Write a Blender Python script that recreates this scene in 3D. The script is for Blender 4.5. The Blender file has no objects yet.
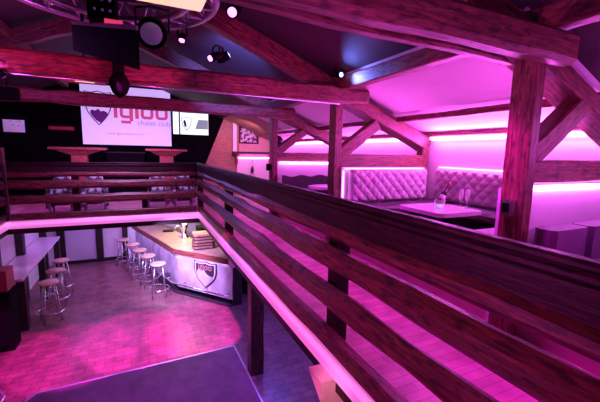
import bpy, bmesh, math, random
from mathutils import Vector, Matrix
random.seed(7)
SC = bpy.context.scene
COL = SC.collection
PI = math.pi
V = Vector

# ------------------------------------------------------------------ materials
def _nodes(name):
    m = bpy.data.materials.new(name); m.use_nodes = True
    nt = m.node_tree; b = nt.nodes['Principled BSDF']
    return m, nt, b

def plain(name, col, rough=.5, metal=0., var=.12, scale=12., bump=0., coat=0.):
    m, nt, b = _nodes(name)
    N, L = nt.nodes, nt.links
    tc = N.new('ShaderNodeTexCoord'); nz = N.new('ShaderNodeTexNoise')
    nz.inputs['Scale'].default_value = scale; nz.inputs['Detail'].default_value = 4
    L.new(tc.outputs['Object'], nz.inputs['Vector'])
    cr = N.new('ShaderNodeValToRGB')
    cr.color_ramp.elements[0].position = .3; cr.color_ramp.elements[1].position = .7
    cr.color_ramp.elements[0].color = (*[c * (1 - var) for c in col], 1)
    cr.color_ramp.elements[1].color = (*[min(1, c * (1 + var)) for c in col], 1)
    L.new(nz.outputs['Fac'], cr.inputs['Fac']); L.new(cr.outputs['Color'], b.inputs['Base Color'])
    b.inputs['Roughness'].default_value = rough; b.inputs['Metallic'].default_value = metal
    b.inputs['Coat Weight'].default_value = coat
    if name.startswith('black_'): b.inputs['Specular IOR Level'].default_value = .02
    if bump:
        bp = N.new('ShaderNodeBump'); bp.inputs['Strength'].default_value = bump
        L.new(nz.outputs['Fac'], bp.inputs['Height']); L.new(bp.outputs['Normal'], b.inputs['Normal'])
    return m

def wood(name, dark, mid, light, rough=.42, su=1.6, sv=22., bump=.25, spots=.5):
    """grain follows the UV: u runs along the timber in metres, v around it"""
    m, nt, b = _nodes(name)
    N, L = nt.nodes, nt.links
    uv = N.new('ShaderNodeTexCoord')
    mp = N.new('ShaderNodeMapping'); mp.inputs['Scale'].default_value = (su, sv, 1)
    L.new(uv.outputs['UV'], mp.inputs['Vector'])
    n1 = N.new('ShaderNodeTexNoise'); n1.inputs['Scale'].default_value = 2.4; n1.inputs['Detail'].default_value = 12; n1.inputs['Roughness'].default_value = .66; n1.inputs['Distortion'].default_value = .6
    L.new(mp.outputs['Vector'], n1.inputs['Vector'])
    cr = N.new('ShaderNodeValToRGB'); e = cr.color_ramp.elements
    e[0].position = .30; e[0].color = (*dark, 1); e[1].position = .72; e[1].color = (*light, 1)
    k = e.new(.52); k.color = (*mid, 1)
    L.new(n1.outputs['Fac'], cr.inputs['Fac'])
    mp2 = N.new('ShaderNodeMapping'); mp2.inputs['Scale'].default_value = (7, 22, 1)
    L.new(uv.outputs['UV'], mp2.inputs['Vector'])
    n2 = N.new('ShaderNodeTexNoise'); n2.inputs['Scale'].default_value = 1.5; n2.inputs['Detail'].default_value = 3
    L.new(mp2.outputs['Vector'], n2.inputs['Vector'])
    c2 = N.new('ShaderNodeValToRGB'); c2.color_ramp.elements[0].position = .36; c2.color_ramp.elements[1].position = .50
    lo = 1 - spots
    c2.color_ramp.elements[0].color = (lo, lo, lo, 1); c2.color_ramp.elements[1].color = (1, 1, 1, 1)
    L.new(n2.outputs['Fac'], c2.inputs['Fac'])
    mx = N.new('ShaderNodeMix'); mx.data_type = 'RGBA'; mx.blend_type = 'MULTIPLY'; mx.inputs['Factor'].default_value = 1
    L.new(cr.outputs['Color'], mx.inputs['A']); L.new(c2.outputs['Color'], mx.inputs['B'])
    L.new(mx.outputs['Result'], b.inputs['Base Color'])
    b.inputs['Roughness'].default_value = rough
    if name.startswith('dark'): b.inputs['Specular IOR Level'].default_value = .22
    bp = N.new('ShaderNodeBump'); bp.inputs['Strength'].default_value = bump; bp.inputs['Distance'].default_value = .02
    L.new(n1.outputs['Fac'], bp.inputs['Height']); L.new(bp.outputs['Normal'], b.inputs['Normal'])
    return m

def bricks(name, c1, c2, mortar, w, h, msize=.006, rough=.35, rot=0., bump=.2, offset=.5):
    m, nt, b = _nodes(name)
    N, L = nt.nodes, nt.links
    tc = N.new('ShaderNodeTexCoord'); mp = N.new('ShaderNodeMapping'); mp.inputs['Rotation'].default_value = (0, 0, rot)
    L.new(tc.outputs['Object'], mp.inputs['Vector'])
    br = N.new('ShaderNodeTexBrick'); br.offset = offset
    br.inputs['Scale'].default_value = 1; br.inputs['Brick Width'].default_value = w; br.inputs['Row Height'].default_value = h
    br.inputs['Mortar Size'].default_value = msize; br.inputs['Mortar Smooth'].default_value = .4
    br.inputs['Color1'].default_value = (*c1, 1); br.inputs['Color2'].default_value = (*c2, 1); br.inputs['Mortar'].default_value = (*mortar, 1)
    L.new(mp.outputs['Vector'], br.inputs['Vector'])
    nz = N.new('ShaderNodeTexNoise'); nz.inputs['Scale'].default_value = 5; nz.inputs['Detail'].default_value = 6
    L.new(tc.outputs['Object'], nz.inputs['Vector'])
    c = N.new('ShaderNodeValToRGB'); c.color_ramp.elements[0].position = .3; c.color_ramp.elements[1].position = .7
    c.color_ramp.elements[0].color = (.62, .62, .62, 1); c.color_ramp.elements[1].color = (1.15, 1.15, 1.15, 1)
    L.new(nz.outputs['Fac'], c.inputs['Fac'])
    mx = N.new('ShaderNodeMix'); mx.data_type = 'RGBA'; mx.blend_type = 'MULTIPLY'; mx.inputs['Factor'].default_value = 1
    L.new(br.outputs['Color'], mx.inputs['A']); L.new(c.outputs['Color'], mx.inputs['B'])
    L.new(mx.outputs['Result'], b.inputs['Base Color'])
    b.inputs['Roughness'].default_value = rough
    bp = N.new('ShaderNodeBump'); bp.inputs['Strength'].default_value = bump; bp.inputs['Distance'].default_value = .01; bp.invert = True
    L.new(br.outputs['Fac'], bp.inputs['Height']); L.new(bp.outputs['Normal'], b.inputs['Normal'])
    return m

def glow(name, col, strength, base=(.8, .8, .8)):
    m, nt, b = _nodes(name)
    b.inputs['Base Color'].default_value = (*base, 1); b.inputs['Roughness'].default_value = .5
    b.inputs['Emission Color'].default_value = (*col, 1); b.inputs['Emission Strength'].default_value = strength
    return m

def glassy(name, col=(1, 1, 1), rough=.02):
    m, nt, b = _nodes(name)
    b.inputs['Base Color'].default_value = (*col, 1); b.inputs['Roughness'].default_value = rough
    b.inputs['Alpha'].default_value = .30; b.inputs['IOR'].default_value = 1.5
    return m

def blotch(name, c1, c2, scale):
    m, nt, b = _nodes(name)
    N, L = nt.nodes, nt.links
    tc = N.new('ShaderNodeTexCoord'); nz = N.new('ShaderNodeTexNoise'); nz.inputs['Scale'].default_value = scale; nz.inputs['Detail'].default_value = 2
    L.new(tc.outputs['Object'], nz.inputs['Vector'])
    c = N.new('ShaderNodeValToRGB'); c.color_ramp.elements[0].position = .46; c.color_ramp.elements[1].position = .54
    c.color_ramp.elements[0].color = (*c1, 1); c.color_ramp.elements[1].color = (*c2, 1)
    L.new(nz.outputs['Fac'], c.inputs['Fac']); L.new(c.outputs['Color'], b.inputs['Base Color'])
    b.inputs['Roughness'].default_value = .7
    return m

M = {}
M['beam'] = wood('stained_timber', (.055, .018, .016), (.20, .058, .050), (.40, .13, .105), rough=.45, spots=.6)
M['log'] = wood('stained_rail_timber', (.035, .010, .010), (.14, .036, .034), (.30, .082, .07), rough=.38, spots=.7)
M['darkwood'] = wood('dark_varnished_timber', (.008, .004, .005), (.022, .008, .010), (.06, .018, .020), rough=.42, spots=.6)
M['blackwood'] = wood('black_stained_timber', (.010, .006, .006), (.022, .012, .012), (.045, .022, .02), rough=.5)
M['board'] = wood('boarding', (.22, .10, .07), (.36, .17, .12), (.46, .24, .17), rough=.5, sv=14, spots=.2)
M['tabletop'] = wood('red_wood_tabletop', (.22, .06, .05), (.36, .10, .08), (.48, .16, .12), rough=.4)
M['counter'] = wood('light_counter_wood', (.50, .31, .21), (.66, .45, .32), (.76, .56, .42), rough=.28, sv=10, spots=.12, bump=.05)
M['counteredge'] = wood('counter_edge_wood', (.14, .04, .03), (.24, .07, .05), (.34, .11, .08), rough=.35)
M['stoolseat'] = wood('beech_stool_seat', (.55, .34, .22), (.66, .44, .30), (.74, .54, .40), rough=.35, sv=12, spots=.15, bump=.05)
M['plaster'] = plain('white_plaster', (.78, .74, .76), .7, var=.03, scale=3, bump=.02)
M['tanplaster'] = plain('tan_plaster', (.58, .40, .34), .7, var=.05, scale=3)
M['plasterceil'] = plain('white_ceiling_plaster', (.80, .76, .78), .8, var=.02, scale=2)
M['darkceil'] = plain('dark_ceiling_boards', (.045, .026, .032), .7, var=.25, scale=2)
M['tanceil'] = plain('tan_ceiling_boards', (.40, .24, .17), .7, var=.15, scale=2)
M['blackwall'] = plain('black_wall', (.004, .0035, .005), .85, var=.2, scale=3)
M['floor'] = bricks('terracotta_floor', (.25, .10, .11), (.34, .14, .15), (.10, .045, .05), .26, .13, rough=.30)
M['gfloor'] = bricks('gallery_parquet', (.50, .30, .26), (.64, .42, .36), (.34, .18, .16), .9, .07, msize=.003, rough=.35, bump=.05, offset=.37)
M['podium'] = plain('podium_boards', (.50, .30, .27), .5, var=.12, scale=6)
M['stage'] = plain('stage_carpet', (.17, .075, .12), .55, var=.25, scale=5)
M['black'] = plain('black_plastic', (.006, .006, .007), .6, var=.15)
M['blackmetal'] = plain('black_metal', (.02, .02, .023), .35, .6)
M['chrome'] = plain('brushed_chrome', (.75, .75, .78), .22, 1., var=.05)
M['steel'] = plain('steel_tube', (.62, .62, .66), .28, .95, var=.05)
M['whitegloss'] = plain('white_lacquer', (.78, .74, .78), .22, var=.03, coat=.3)
M['tuft'] = plain('pale_tufted_leather', (.62, .54, .60), .42, var=.04)
M['seat'] = plain('dark_purple_upholstery', (.045, .024, .045), .55, var=.1)
M['pouf'] = plain('purple_upholstery', (.21, .095, .22), .6, var=.1)
M['paper'] = plain('white_paper', (.78, .76, .82), .8, var=.03)
M['ink'] = plain('dark_ink', (.03, .02, .04), .7)
M['white'] = plain('white_paint', (.80, .78, .80), .5, var=.03)
M['whitedoor'] = plain('pale_wall_panel', (.62, .60, .68), .6, var=.05, scale=1.5)
M['stone'] = plain('white_marbled_panel', (.60, .57, .64), .45, var=.34, scale=3.2)
M['redlit'] = plain('red_lit_tone', (.36, .06, .06), .5)  # coloured light on the box and ledge put into the base colour
M['pink'] = plain('pink_panel', (.82, .52, .56), .5)
M['pattern'] = blotch('patterned_fabric', (.07, .04, .08), (.62, .52, .62), 9)
M['glass'] = glassy('clear_glass', (1, .96, 1), .05)
M['bottle'] = plain('dark_bottle_glass', (.012, .02, .014), .08, coat=.5)
M['foil'] = plain('red_foil', (.50, .06, .10), .3, .5)
M['iceglow'] = glow('ice_glow', (.35, .45, 1.), 1.1)
M['led'] = glow('magenta_led', (.90, .18, 1.), 16.)
M['ledsoft'] = glow('magenta_led_back', (.95, .24, 1.), 4.)
M['fascia'] = glow('fascia_led_glow', (.78, .13, .58), .66)  # LED-lit fascia board, its light put in as emission
M['fasciahot'] = glow('magenta_led_line', (.95, .24, .75), .8)
M['bar_led'] = glow('lavender_led', (.55, .42, 1.), 16.)
M['stagetrim'] = plain('aluminium_edge', (.75, .72, .78), .3, .7, var=.03)
M['screen'] = glow('projection_screen', (.53, .46, .95), .80, base=(.75, .73, .78))
M['tvscreen'] = glow('lit_tv_panel', (.80, .90, 1.), 1.3, base=(.1, .1, .1))
M['tvgrey'] = glow('tv_grey', (.28, .33, .42), .7, base=(.1, .1, .1))
M['tvdark'] = plain('tv_dark_mark', (.03, .02, .05), .5)
M['logopink'] = glow('logo_pink', (.50, .06, .20), .8, base=(.3, .05, .12))
M['logopurple'] = glow('logo_purple', (.055, .008, .12), .9, base=(.06, .02, .09))
M['logogrey'] = glow('logo_grey', (.30, .20, .42), .6, base=(.2, .17, .24))
M['lens'] = glow('lit_magenta_lens', (1., .25, .95), 3.)
M['lensdim'] = glow('dim_lens', (.35, .12, .5), .16, base=(.14, .12, .17))
M['lensblue'] = glow('blue_lens', (.30, .38, 1.), 5.)
M['lensred'] = glow('red_label_light', (.80, .03, .10), .8)
M['lampwarm'] = glow('warm_lamp_diffuser', (1., .66, .34), 1.0)
M['barpink'] = plain('faded_pink_lettering', (.62, .25, .25), .5)

# ------------------------------------------------------------------ mesh builder
class MB:
    def __init__(s):
        s.bm = bmesh.new(); s.uv = s.bm.loops.layers.uv.new('UVMap'); s.off = random.uniform(0, 30)
    def face(s, vs, uvs=None, smooth=False):
        try: f = s.bm.faces.new(vs)
        except ValueError: return None
        f.smooth = smooth
        for i, l in enumerate(f.loops):
            if uvs: l[s.uv].uv = (uvs[i][0] + s.off, uvs[i][1] + s.off)
            else:
                c = l.vert.co; l[s.uv].uv = (c.x + c.y * .37 + s.off, c.z + c.y * .3)
        return f
    def beam(s, p0, p1, w, h, up=(0, 0, 1), ch=.018, rough=.005, seg=.3, taper=0., bul=0.):
        p0, p1 = V(p0), V(p1); d = (p1 - p0); Ln = d.length; d.normalize()
        up = V(up)
        if abs(d.dot(up.normalized())) > .98: up = V((0, 1, 0))
        sd = d.cross(up).normalized(); u = sd.cross(d).normalized()
        ch = min(ch, w * .45, h * .45)
        a, b = w / 2, h / 2
        prof = [(-a + ch, -b), (a - ch, -b), (a, -b + ch), (a, b - ch), (a - ch, b), (-a + ch, b), (-a, b - ch), (-a, -b + ch)]
        per = [0]
        for i in range(8):
            q, r = prof[i], prof[(i + 1) % 8]; per.append(per[-1] + math.hypot(r[0] - q[0], r[1] - q[1]))
        n = max(1, int(Ln / seg)) if rough or bul else 1
        s.off = random.uniform(0, 40)
        rings = []
        for k in range(n + 1):
            t = k / n; c = p0 + d * Ln * t
            sc = 1 - taper * t
            r = []
            ww = [random.gauss(0, rough) for _ in range(4)] if rough else [0] * 4
            for i, (x, y) in enumerate(prof):
                jx = ww[0] if x < 0 else ww[1]; jy = ww[2] if y < 0 else ww[3]
                r.append(s.bm.verts.new(c + sd * (x * sc + jx) + u * (y * sc + jy)))
            rings.append((r, t * Ln))
        for k in range(n):
            (r0, u0), (r1, u1) = rings[k], rings[k + 1]
            for i in range(8):
                j = (i + 1) % 8
                s.face([r0[i], r1[i], r1[j], r0[j]], [(u0, per[i]), (u1, per[i]), (u1, per[i + 1]), (u0, per[i + 1])])
        s.face(list(rings[0][0]), [(x * .2, y) for x, y in prof])
        s.face(list(reversed(rings[-1][0])), [(x * .2, y) for x, y in reversed(prof)])
        return s
    def box(s, x0, x1, y0, y1, z0, z1, ch=0.):
        dx, dy, dz = x1 - x0, y1 - y0, z1 - z0
        c = V(((x0 + x1) / 2, (y0 + y1) / 2, (z0 + z1) / 2))
        if dx >= dy and dx >= dz: s.beam((x0, c.y, c.z), (x1, c.y, c.z), dy, dz, ch=max(ch, .0006), rough=0)
        elif dy >= dz: s.beam((c.x, y0, c.z), (c.x, y1, c.z), dx, dz, ch=max(ch, .0006), rough=0)
        else: s.beam((c.x, c.y, z0), (c.x, c.y, z1), dx, dy, ch=max(ch, .0006), rough=0)
        return s
    def prism(s, pts, vec):
        """polygon (3-D points) pushed along vec"""
        vec = V(vec)
        a = [s.bm.verts.new(V(p)) for p in pts]; b = [s.bm.verts.new(V(p) + vec) for p in pts]
        n = len(a)
        s.face(list(reversed(a))); s.face(b)
        for i in range(n):
            j = (i + 1) % n; s.face([a[i], a[j], b[j], b[i]])
        return s
    def tube(s, pts, r, n=8, closed=False):
        pts = [V(p) for p in pts]; rings = []
        N = len(pts)
        for k, p in enumerate(pts):
            if closed: t = (pts[(k + 1) % N] - pts[k - 1])
            else: t = pts[min(k + 1, N - 1)] - pts[max(k - 1, 0)]
            t.normalize()
            ref = V((0, 0, 1)) if abs(t.z) < .95 else V((1, 0, 0))
            a = t.cross(ref).normalized(); b = t.cross(a)
            rings.append([s.bm.verts.new(p + (a * math.cos(2 * PI * i / n) + b * math.sin(2 * PI * i / n)) * r) for i in range(n)])
        for k in range(N if closed else N - 1):
            r0, r1 = rings[k], rings[(k + 1) % N]
            for i in range(n):
                j = (i + 1) % n; s.face([r0[i], r0[j], r1[j], r1[i]], smooth=True)
        if not closed: s.face(list(reversed(rings[0]))); s.face(rings[-1])
        return s
    def lathe(s, prof, c=(0, 0, 0), n=24, axis=(0, 0, 1)):
        """profile of (radius, height) turned about an axis through c"""
        ax = V(axis).normalized(); ref = V((1, 0, 0)) if abs(ax.x) < .9 else V((0, 1, 0))
        a = ax.cross(ref).normalized(); b = ax.cross(a); c = V(c); rings = []
        for r, h in prof:
            if r < 1e-5: rings.append([s.bm.verts.new(c + ax * h)])
            else: rings.append([s.bm.verts.new(c + ax * h + (a * math.cos(2 * PI * i / n) + b * math.sin(2 * PI * i / n)) * r) for i in range(n)])
        for r0, r1 in zip(rings, rings[1:]):
            for i in range(n):
                j = (i + 1) % n
                if len(r0) == 1 and len(r1) == 1: continue
                if len(r0) == 1: s.face([r0[0], r1[i], r1[j]], smooth=True)
                elif len(r1) == 1: s.face([r0[i], r0[j], r1[0]], smooth=True)
                else: s.face([r0[i], r0[j], r1[j], r1[i]], smooth=True)
        if len(rings[0]) > 1: s.face(list(reversed(rings[0])))
        if len(rings[-1]) > 1: s.face(rings[-1])
        return s
    def build(s, name, mat, parent=None, local=False):
        bmesh.ops.recalc_face_normals(s.bm, faces=s.bm.faces)
        if parent is not None and not local:
            o = V((0, 0, 0)); p = parent
            while p is not None: o += p.location; p = p.parent
            bmesh.ops.translate(s.bm, verts=s.bm.verts, vec=-o)
        me = bpy.data.meshes.new(name); s.bm.to_mesh(me); s.bm.free()
        me.materials.append(M[mat] if isinstance(mat, str) else mat)
        ob = bpy.data.objects.new(name, me); COL.objects.link(ob)
        if parent is not None: ob.parent = parent
        return ob

def tag(o, label, cat, group=None):
    o['label'] = label; o['category'] = cat
    if group: o['group'] = group
    return o
def thing(name, label, cat, loc=(0, 0, 0), group=None, rz=0.):
    o = bpy.data.objects.new(name, None); COL.objects.link(o); o.location = loc; o.rotation_euler = (0, 0, rz)
    o.empty_display_size = .1
    return tag(o, label, cat, group)
def struct(o): o['kind'] = 'structure'; return o
def dup(o, label=None, loc=None, rz=None):
    def rec(x, par):
        c = x.copy(); COL.objects.link(c); c.parent = par
        for ch in list(x.children): rec(ch, c)
        return c
    c = rec(o, None)
    if label: c['label'] = label
    if loc: c.location = loc
    if rz is not None: c.rotation_euler = (0, 0, rz)
    return c
def single(mb, name, mat, label, cat, group=None): return tag(mb.build(name, mat), label, cat, group)
def base_at(o, loc):
    """move a one-mesh thing's origin to loc"""
    loc = V(loc); o.data.transform(Matrix.Translation(-loc)); o.location = loc; return o
def text(name, body, size, mat, parent, mw, extrude=.002, align='CENTER'):
    cu = bpy.data.curves.new(name + '_curve', 'FONT'); cu.body = body; cu.size = size; cu.align_x = align; cu.extrude = extrude
    t = bpy.data.objects.new('tmp', cu); COL.objects.link(t)
    bpy.context.view_layer.update()
    me = bpy.data.meshes.new_from_object(t.evaluated_get(bpy.context.evaluated_depsgraph_get()))
    bpy.data.objects.remove(t); me.transform(mw)
    o = V((0, 0, 0)); p = parent
    while p is not None: o += p.location; p = p.parent
    me.transform(Matrix.Translation(-o)); me.materials.clear(); me.materials.append(M[mat]); me.name = name
    ob = bpy.data.objects.new(name, me); COL.objects.link(ob); ob.parent = parent
    return ob

# ------------------------------------------------------------------ key dimensions (z = 0 is the gallery floor)
LOW = -2.0                 # lower floor
RX, LX, FY = 1.14, -2.28, 7.95   # faces of the three galleries round the void
XW, XL, YB, YF = 4.30, -5.40, 11.65, -2.2
XR = -.55                  # ridge
def ceil_z(x): return 1.72 + .40 * (XW - abs(x - XR) - XR)
YT = [1.53, 4.25, 6.80]    # truss post fronts

# ------------------------------------------------------------------ setting
def B(*a, **k): return MB().box(*a, **k)
struct(B(XL, XW, YF, YB, LOW - .1, LOW).build('floor', 'floor'))
struct(B(RX + .06, XW, YF, YB, -.06, 0).build('floor_right', 'gfloor'))
struct(B(XL, LX - .06, YF, YB, -.06, 0).build('floor_left', 'gfloor'))
struct(B(LX - .06, RX + .06, FY + .06, YB, -.06, 0).build('floor_back', 'gfloor'))
# undersides of the galleries
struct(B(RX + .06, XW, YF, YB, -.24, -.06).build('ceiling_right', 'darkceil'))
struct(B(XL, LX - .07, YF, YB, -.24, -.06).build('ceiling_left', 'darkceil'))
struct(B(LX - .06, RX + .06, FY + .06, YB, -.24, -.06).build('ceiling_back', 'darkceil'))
# dark beam faces below the light band
struct(B(RX + .03, RX + .10, YF, FY + .06, -.25, -.145).build('trim_1', 'darkwood'))
struct(B(LX - .10, LX - .03, YF, FY + .06, -.25, -.145).build('trim_2', 'darkwood'))
struct(B(LX - .03, RX + .03, FY + .03, FY + .10, -.25, -.145).build('trim_3', 'darkwood'))
struct(B(XW, XW + .1, YF, YB, LOW, 1.80).build('wall_right', 'plaster'))
struct(B(XL - .1, XL, YF, YB, LOW, 1.80).build('wall_left', 'blackwall'))
struct(MB().prism([(XL, YB, -.24), (XW, YB, -.24), (XW, YB, 1.72), (XR, YB, 3.7), (XL, YB, 1.72)], (0, .1, 0)).build('wall_back', 'blackwall'))
struct(B(XL, XW, YB, YB + .1, LOW, -.24).build('wall_back_lower', 'plaster'))
struct(MB().prism([(XL, YF - .1, LOW), (XW, YF - .1, LOW), (XW, YF - .1, 1.72), (XR, YF - .1, 3.7), (XL, YF - .1, 1.72)], (0, .1, 0)).build('wall_front', 'blackwall'))
struct(B(-2.60, -2.52, 6.6, YB, LOW, -.24).build('wall_left_lower', 'plaster'))
def roof(name, x0, x1, y0, y1, mat, up=0):
    return struct(MB().prism([(x0, y0, ceil_z(x0) + up), (x1, y0, ceil_z(x1) + up), (x1, y0, ceil_z(x1) + .06 + up), (x0, y0, ceil_z(x0) + .06 + up)], (0, y1 - y0, 0)).build(name, mat))
XP = 2.50
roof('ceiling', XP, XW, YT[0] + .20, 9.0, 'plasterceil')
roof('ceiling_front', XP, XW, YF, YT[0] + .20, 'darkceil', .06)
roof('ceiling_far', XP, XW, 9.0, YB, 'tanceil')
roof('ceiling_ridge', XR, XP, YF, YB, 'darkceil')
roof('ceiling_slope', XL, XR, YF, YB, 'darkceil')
# boarded corner wall beside the screen, its left edge slanting
struct(MB().prism([(2.55, YB - .10, 2.46), (1.55, YB - .10, 0), (3.05, YB - .10, 0), (3.05, YB - .10, 2.26)], (0, .09, 0)).build('wall_corner', 'board'))
struct(B(3.05, XW, YB - .08, YB, 0, 2.2).build('wall_corner_plaster', 'tanplaster'))
struct(B(2.82, 2.95, YB - .16, YB - .10, 1.36, 2.30).build('trim_4', 'white'))
# lower back wall: posts and pale panels
for i, (a, b) in enumerate(((-2.26, -2.07), (-1.30, -1.12), (-.60, -.45))):
    struct(B(a, b, YB - .10, YB, LOW, -.24).build('trim_%d' % (5 + i), 'blackwood'))
struct(B(-2.07, -1.30, YB - .04, YB, LOW + .1, -.26).build('door_1', 'whitedoor'))
struct(B(-2.07, -.45, YB - .05, YB, LOW, LOW + .10).build('baseboard_back', 'blackwood'))
for i, y in enumerate((7.62, 9.05, 10.9)):
    struct(B(-2.52, -2.38, y, y + .16, LOW, -.24).build('trim_%d' % (8 + i), 'blackwood'))

# ------------------------------------------------------------------ roof trusses
def truss(i, y, label):
    t = thing('roof_truss', label, 'roof truss', (XP, y, 0), 'timber trusses along the right gallery')
    dp = .18
    px, pw = (XP + .005, .105) if i == 0 else (XP + .05, .125)
    MB().beam((px, y + dp / 2, 0), (px, y + dp / 2, 2.32), pw, dp, ch=.010, rough=.003).build('post', 'beam', t)
    # tie beam(s)
    if i == 0:
        MB().beam((2.585, y - .10, 2.095), (-4.6, y - .10, 2.115), .13, .19, ch=.03, rough=.006).build('tie_beam', 'beam', t)
        MB().beam((2.50, y + dp + .06, 2.088), (-4.6, y + dp + .06, 2.245), .09, .045, ch=.015, rough=.005).build('tie_beam', 'beam', t)
    else:
        MB().beam((2.92, y - .09, 2.165), (-4.6, y - .09, 2.19), .16, .21, ch=.03, rough=.008).build('tie_beam', 'beam', t)
    yy = y + (.14 if i == 0 else .09); yr = y + (.185 if i == 0 else .15)
    dz, rw, rh = (.26, .25, .15) if i == 0 else (.17, .28, .20)
    def rz(x): return ceil_z(x) - dz
    MB().beam((XP + .05, yr, rz(XP + .05)), (XW - .02, yr, rz(XW - .02)), rw, rh, ch=.012, rough=.004).build('rafter', 'beam', t)
    MB().beam((XP + .1, yy, rz(XP + .1)), (XR, yy, rz(XR) ), .15, .23, ch=.012, rough=.006).build('rafter', 'beam', t)
    MB().beam((-3.6, yy, rz(-3.6)), (XR, yy, rz(XR)), .15, .23, ch=.012, rough=.006).build('rafter', 'beam', t)
    MB().beam((XP + .12, yy, 1.285), (XW - .06, yy, 1.295), .14, .18, ch=.012, rough=.004).build('cross_beam', 'beam', t)
    MB().beam((XP + .12, yy + .0, 1.38), (3.24, yy + .0, rz(3.24) - .05 if i == 0 else 1.83), .155, .165, ch=.012, rough=.004).build('strut', 'beam', t)
    MB().beam((XW - .09, yy, 0), (XW - .09, yy, 1.62), .13, .14, ch=.012, rough=.004).build('wall_post', 'beam', t)
    return t
truss(0, YT[0], 'nearest dark timber truss, its bare post rising beside the purple back cushions')
truss(1, YT[1], 'middle timber truss standing behind the tufted booth, hot pink light on its tie beam')
truss(2, YT[2], 'farthest timber truss, standing over the white oval table near the picture wall')
def zc(x): return ceil_z(x) + .012
def purlin(x, w, h, y0, y1, label, drop=.045):
    o = MB().beam((x, y0, zc(x) - h / 2 - drop), (x, y1, zc(x) - h / 2 - drop), w, h, ch=.012, rough=.003).build('purlin', 'beam')
    return tag(o, label, 'roof beam')
purlin(XP + .03, .14, .16, YF + .1, 7.2, 'long dark roof purlin along the upper edge of the pink ceiling')
purlin(3.62, .10, .08, YF + .1, YB - .2, 'thin lower purlin crossing the pink ceiling above the booths')
purlin(-1.75, .14, .16, YF + .1, YB - .3, 'roof purlin high on the dark left slope')
o = MB().beam((XW - .06, 1.75, 1.715), (XW - .06, YB - .2, 1.715), .10, .06, ch=.008, rough=0).build('wall_plate', 'beam')
tag(o, 'slim timber wall plate above the pink light strip on the outer wall', 'roof beam')

# ------------------------------------------------------------------ railings
def rail_run(t, axis, c, a0, a1, inward):
    """axis 0: runs along x at y=c ; axis 1: runs along y at x=c ; inward = +1/-1 towards the gallery"""
    def P(al, off, z): return (al, c + inward * off, z) if axis == 0 else (c + inward * off, al, z)
    def bm(off, z, w, h, ch, rough, name, mat):
        MB().beam(P(a0, off, z), P(a1, off, z), w, h, ch=ch, rough=rough, seg=.45).build(name, mat, t)
    bm(.022, 1.095, .060, .032, .010, .001, 'cap_rail', 'darkwood')
    bm(.030, 1.058, .062, .040, .012, .001, 'moulding', 'darkwood')
    bm(.045, .97, .055, .134, .008, .001, 'top_board', 'darkwood')
    bm(.04, .872, .10, .105, .035, .007, 'rail', 'log')
    bm(.04, .678, .11, .165, .045, .008, 'rail', 'log')
    bm(.04, .397, .11, .170, .045, .008, 'rail', 'log')
    bm(.045, .074, .09, .122, .015, .004, 'bottom_rail', 'log')
def rail_post(t, x, y): MB().beam((x, y, 0), (x, y, 1.06), .12, .12, ch=.01, rough=.002).build('post', 'darkwood', t)
t = thing('railing', 'long log railing along the right gallery, running towards the camera', 'railing', (RX + .1, 4, 0))
rail_run(t, 1, RX, -1.5, FY + .10, 1)
for y in (.1, 2.10, 5.60): rail_post(t, RX + .16, y)
rail_post(t, RX + .07, FY + .07)
t = thing('railing', 'far log railing across the back gallery above the pink light band', 'railing', (-.5, FY + .1, 0))
rail_run(t, 0, FY, LX + .05, RX - .035, 1)
for x in (-1.2, .05): rail_post(t, x, FY + .16)
t = thing('railing', 'left gallery log railing whose round ends show at the left edge', 'railing', (LX - .1, 4, 0))
rail_run(t, 1, LX, -1.5, FY - .06, -1)
rail_post(t, LX - .07, FY + .07)
for y in (.1, 2., 4.2, 6.2): rail_post(t, LX - .16, y)
MB().beam((LX - .10, FY + .22, 0), (LX - .10, FY + .22, 1.36), .14, .12, ch=.01, rough=.002).build('corner_post', 'beam', t)

# fascia boards under the railings, their LED light made as glow
def band(label, x0, x1, y0, y1, hot):
    t = thing('light_band', label, 'light strip', ((x0 + x1) / 2, (y0 + y1) / 2, -.14), 'pink light bands round the void')
    B(x0, x1, y0, y1, -.145, -.002, ch=.01).build('diffuser', 'fascia', t)  # the fascia board itself glows in place of light from the LED tape
    B(*hot).build('light_line', 'fasciahot', t)
band('pink light band along the foot of the right gallery railing', RX, RX + .06, YF + .1, FY, (RX - .006, RX + .004, YF + .1, FY, -.06, -.006))
band('pink light band along the foot of the far railing', LX, RX + .06, FY, FY + .06, (LX, RX + .0, FY - .006, FY + .004, -.085, -.03))
band('pink light band along the foot of the left gallery railing', LX - .06, LX, YF + .1, FY, (LX - .004, LX + .006, YF + .1, FY, -.06, -.006))

# ------------------------------------------------------------------ timber columns below
o = MB().beam((1.50, 4.74, LOW), (1.50, 4.74, -.24), .20, .20, ch=.012, rough=.004).build('timber_column', 'log')
base_at(tag(o, 'dark square timber column holding up the right gallery beside the dance floor', 'column'), (1.5, 4.74, LOW))
o = MB().beam((1.83, 7.22, LOW), (1.83, 7.22, -.24), .20, .20, ch=.012, rough=.004).build('timber_column', 'blackwood')
base_at(tag(o, 'black timber column at the right end of the bar', 'column'), (1.83, 7.22, LOW))
o = MB().beam((1.36, 1.98, LOW), (1.36, 1.98, -.24), .20, .18, ch=.012, rough=.004).build('timber_column', 'log')
t = base_at(tag(o, 'nearest timber column under the right railing with a corbel coloured as if lit pink', 'column'), (1.36, 1.98, LOW))
mb = MB(); q = [(1.055, 1.87, -.15), (1.30, 1.87, -.15), (1.30, 2.06, -.15), (1.055, 2.06, -.15), (1.055, 1.87, -.30), (1.30, 1.87, -.52), (1.30, 2.06, -.40), (1.055, 2.06, -.17)]
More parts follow.
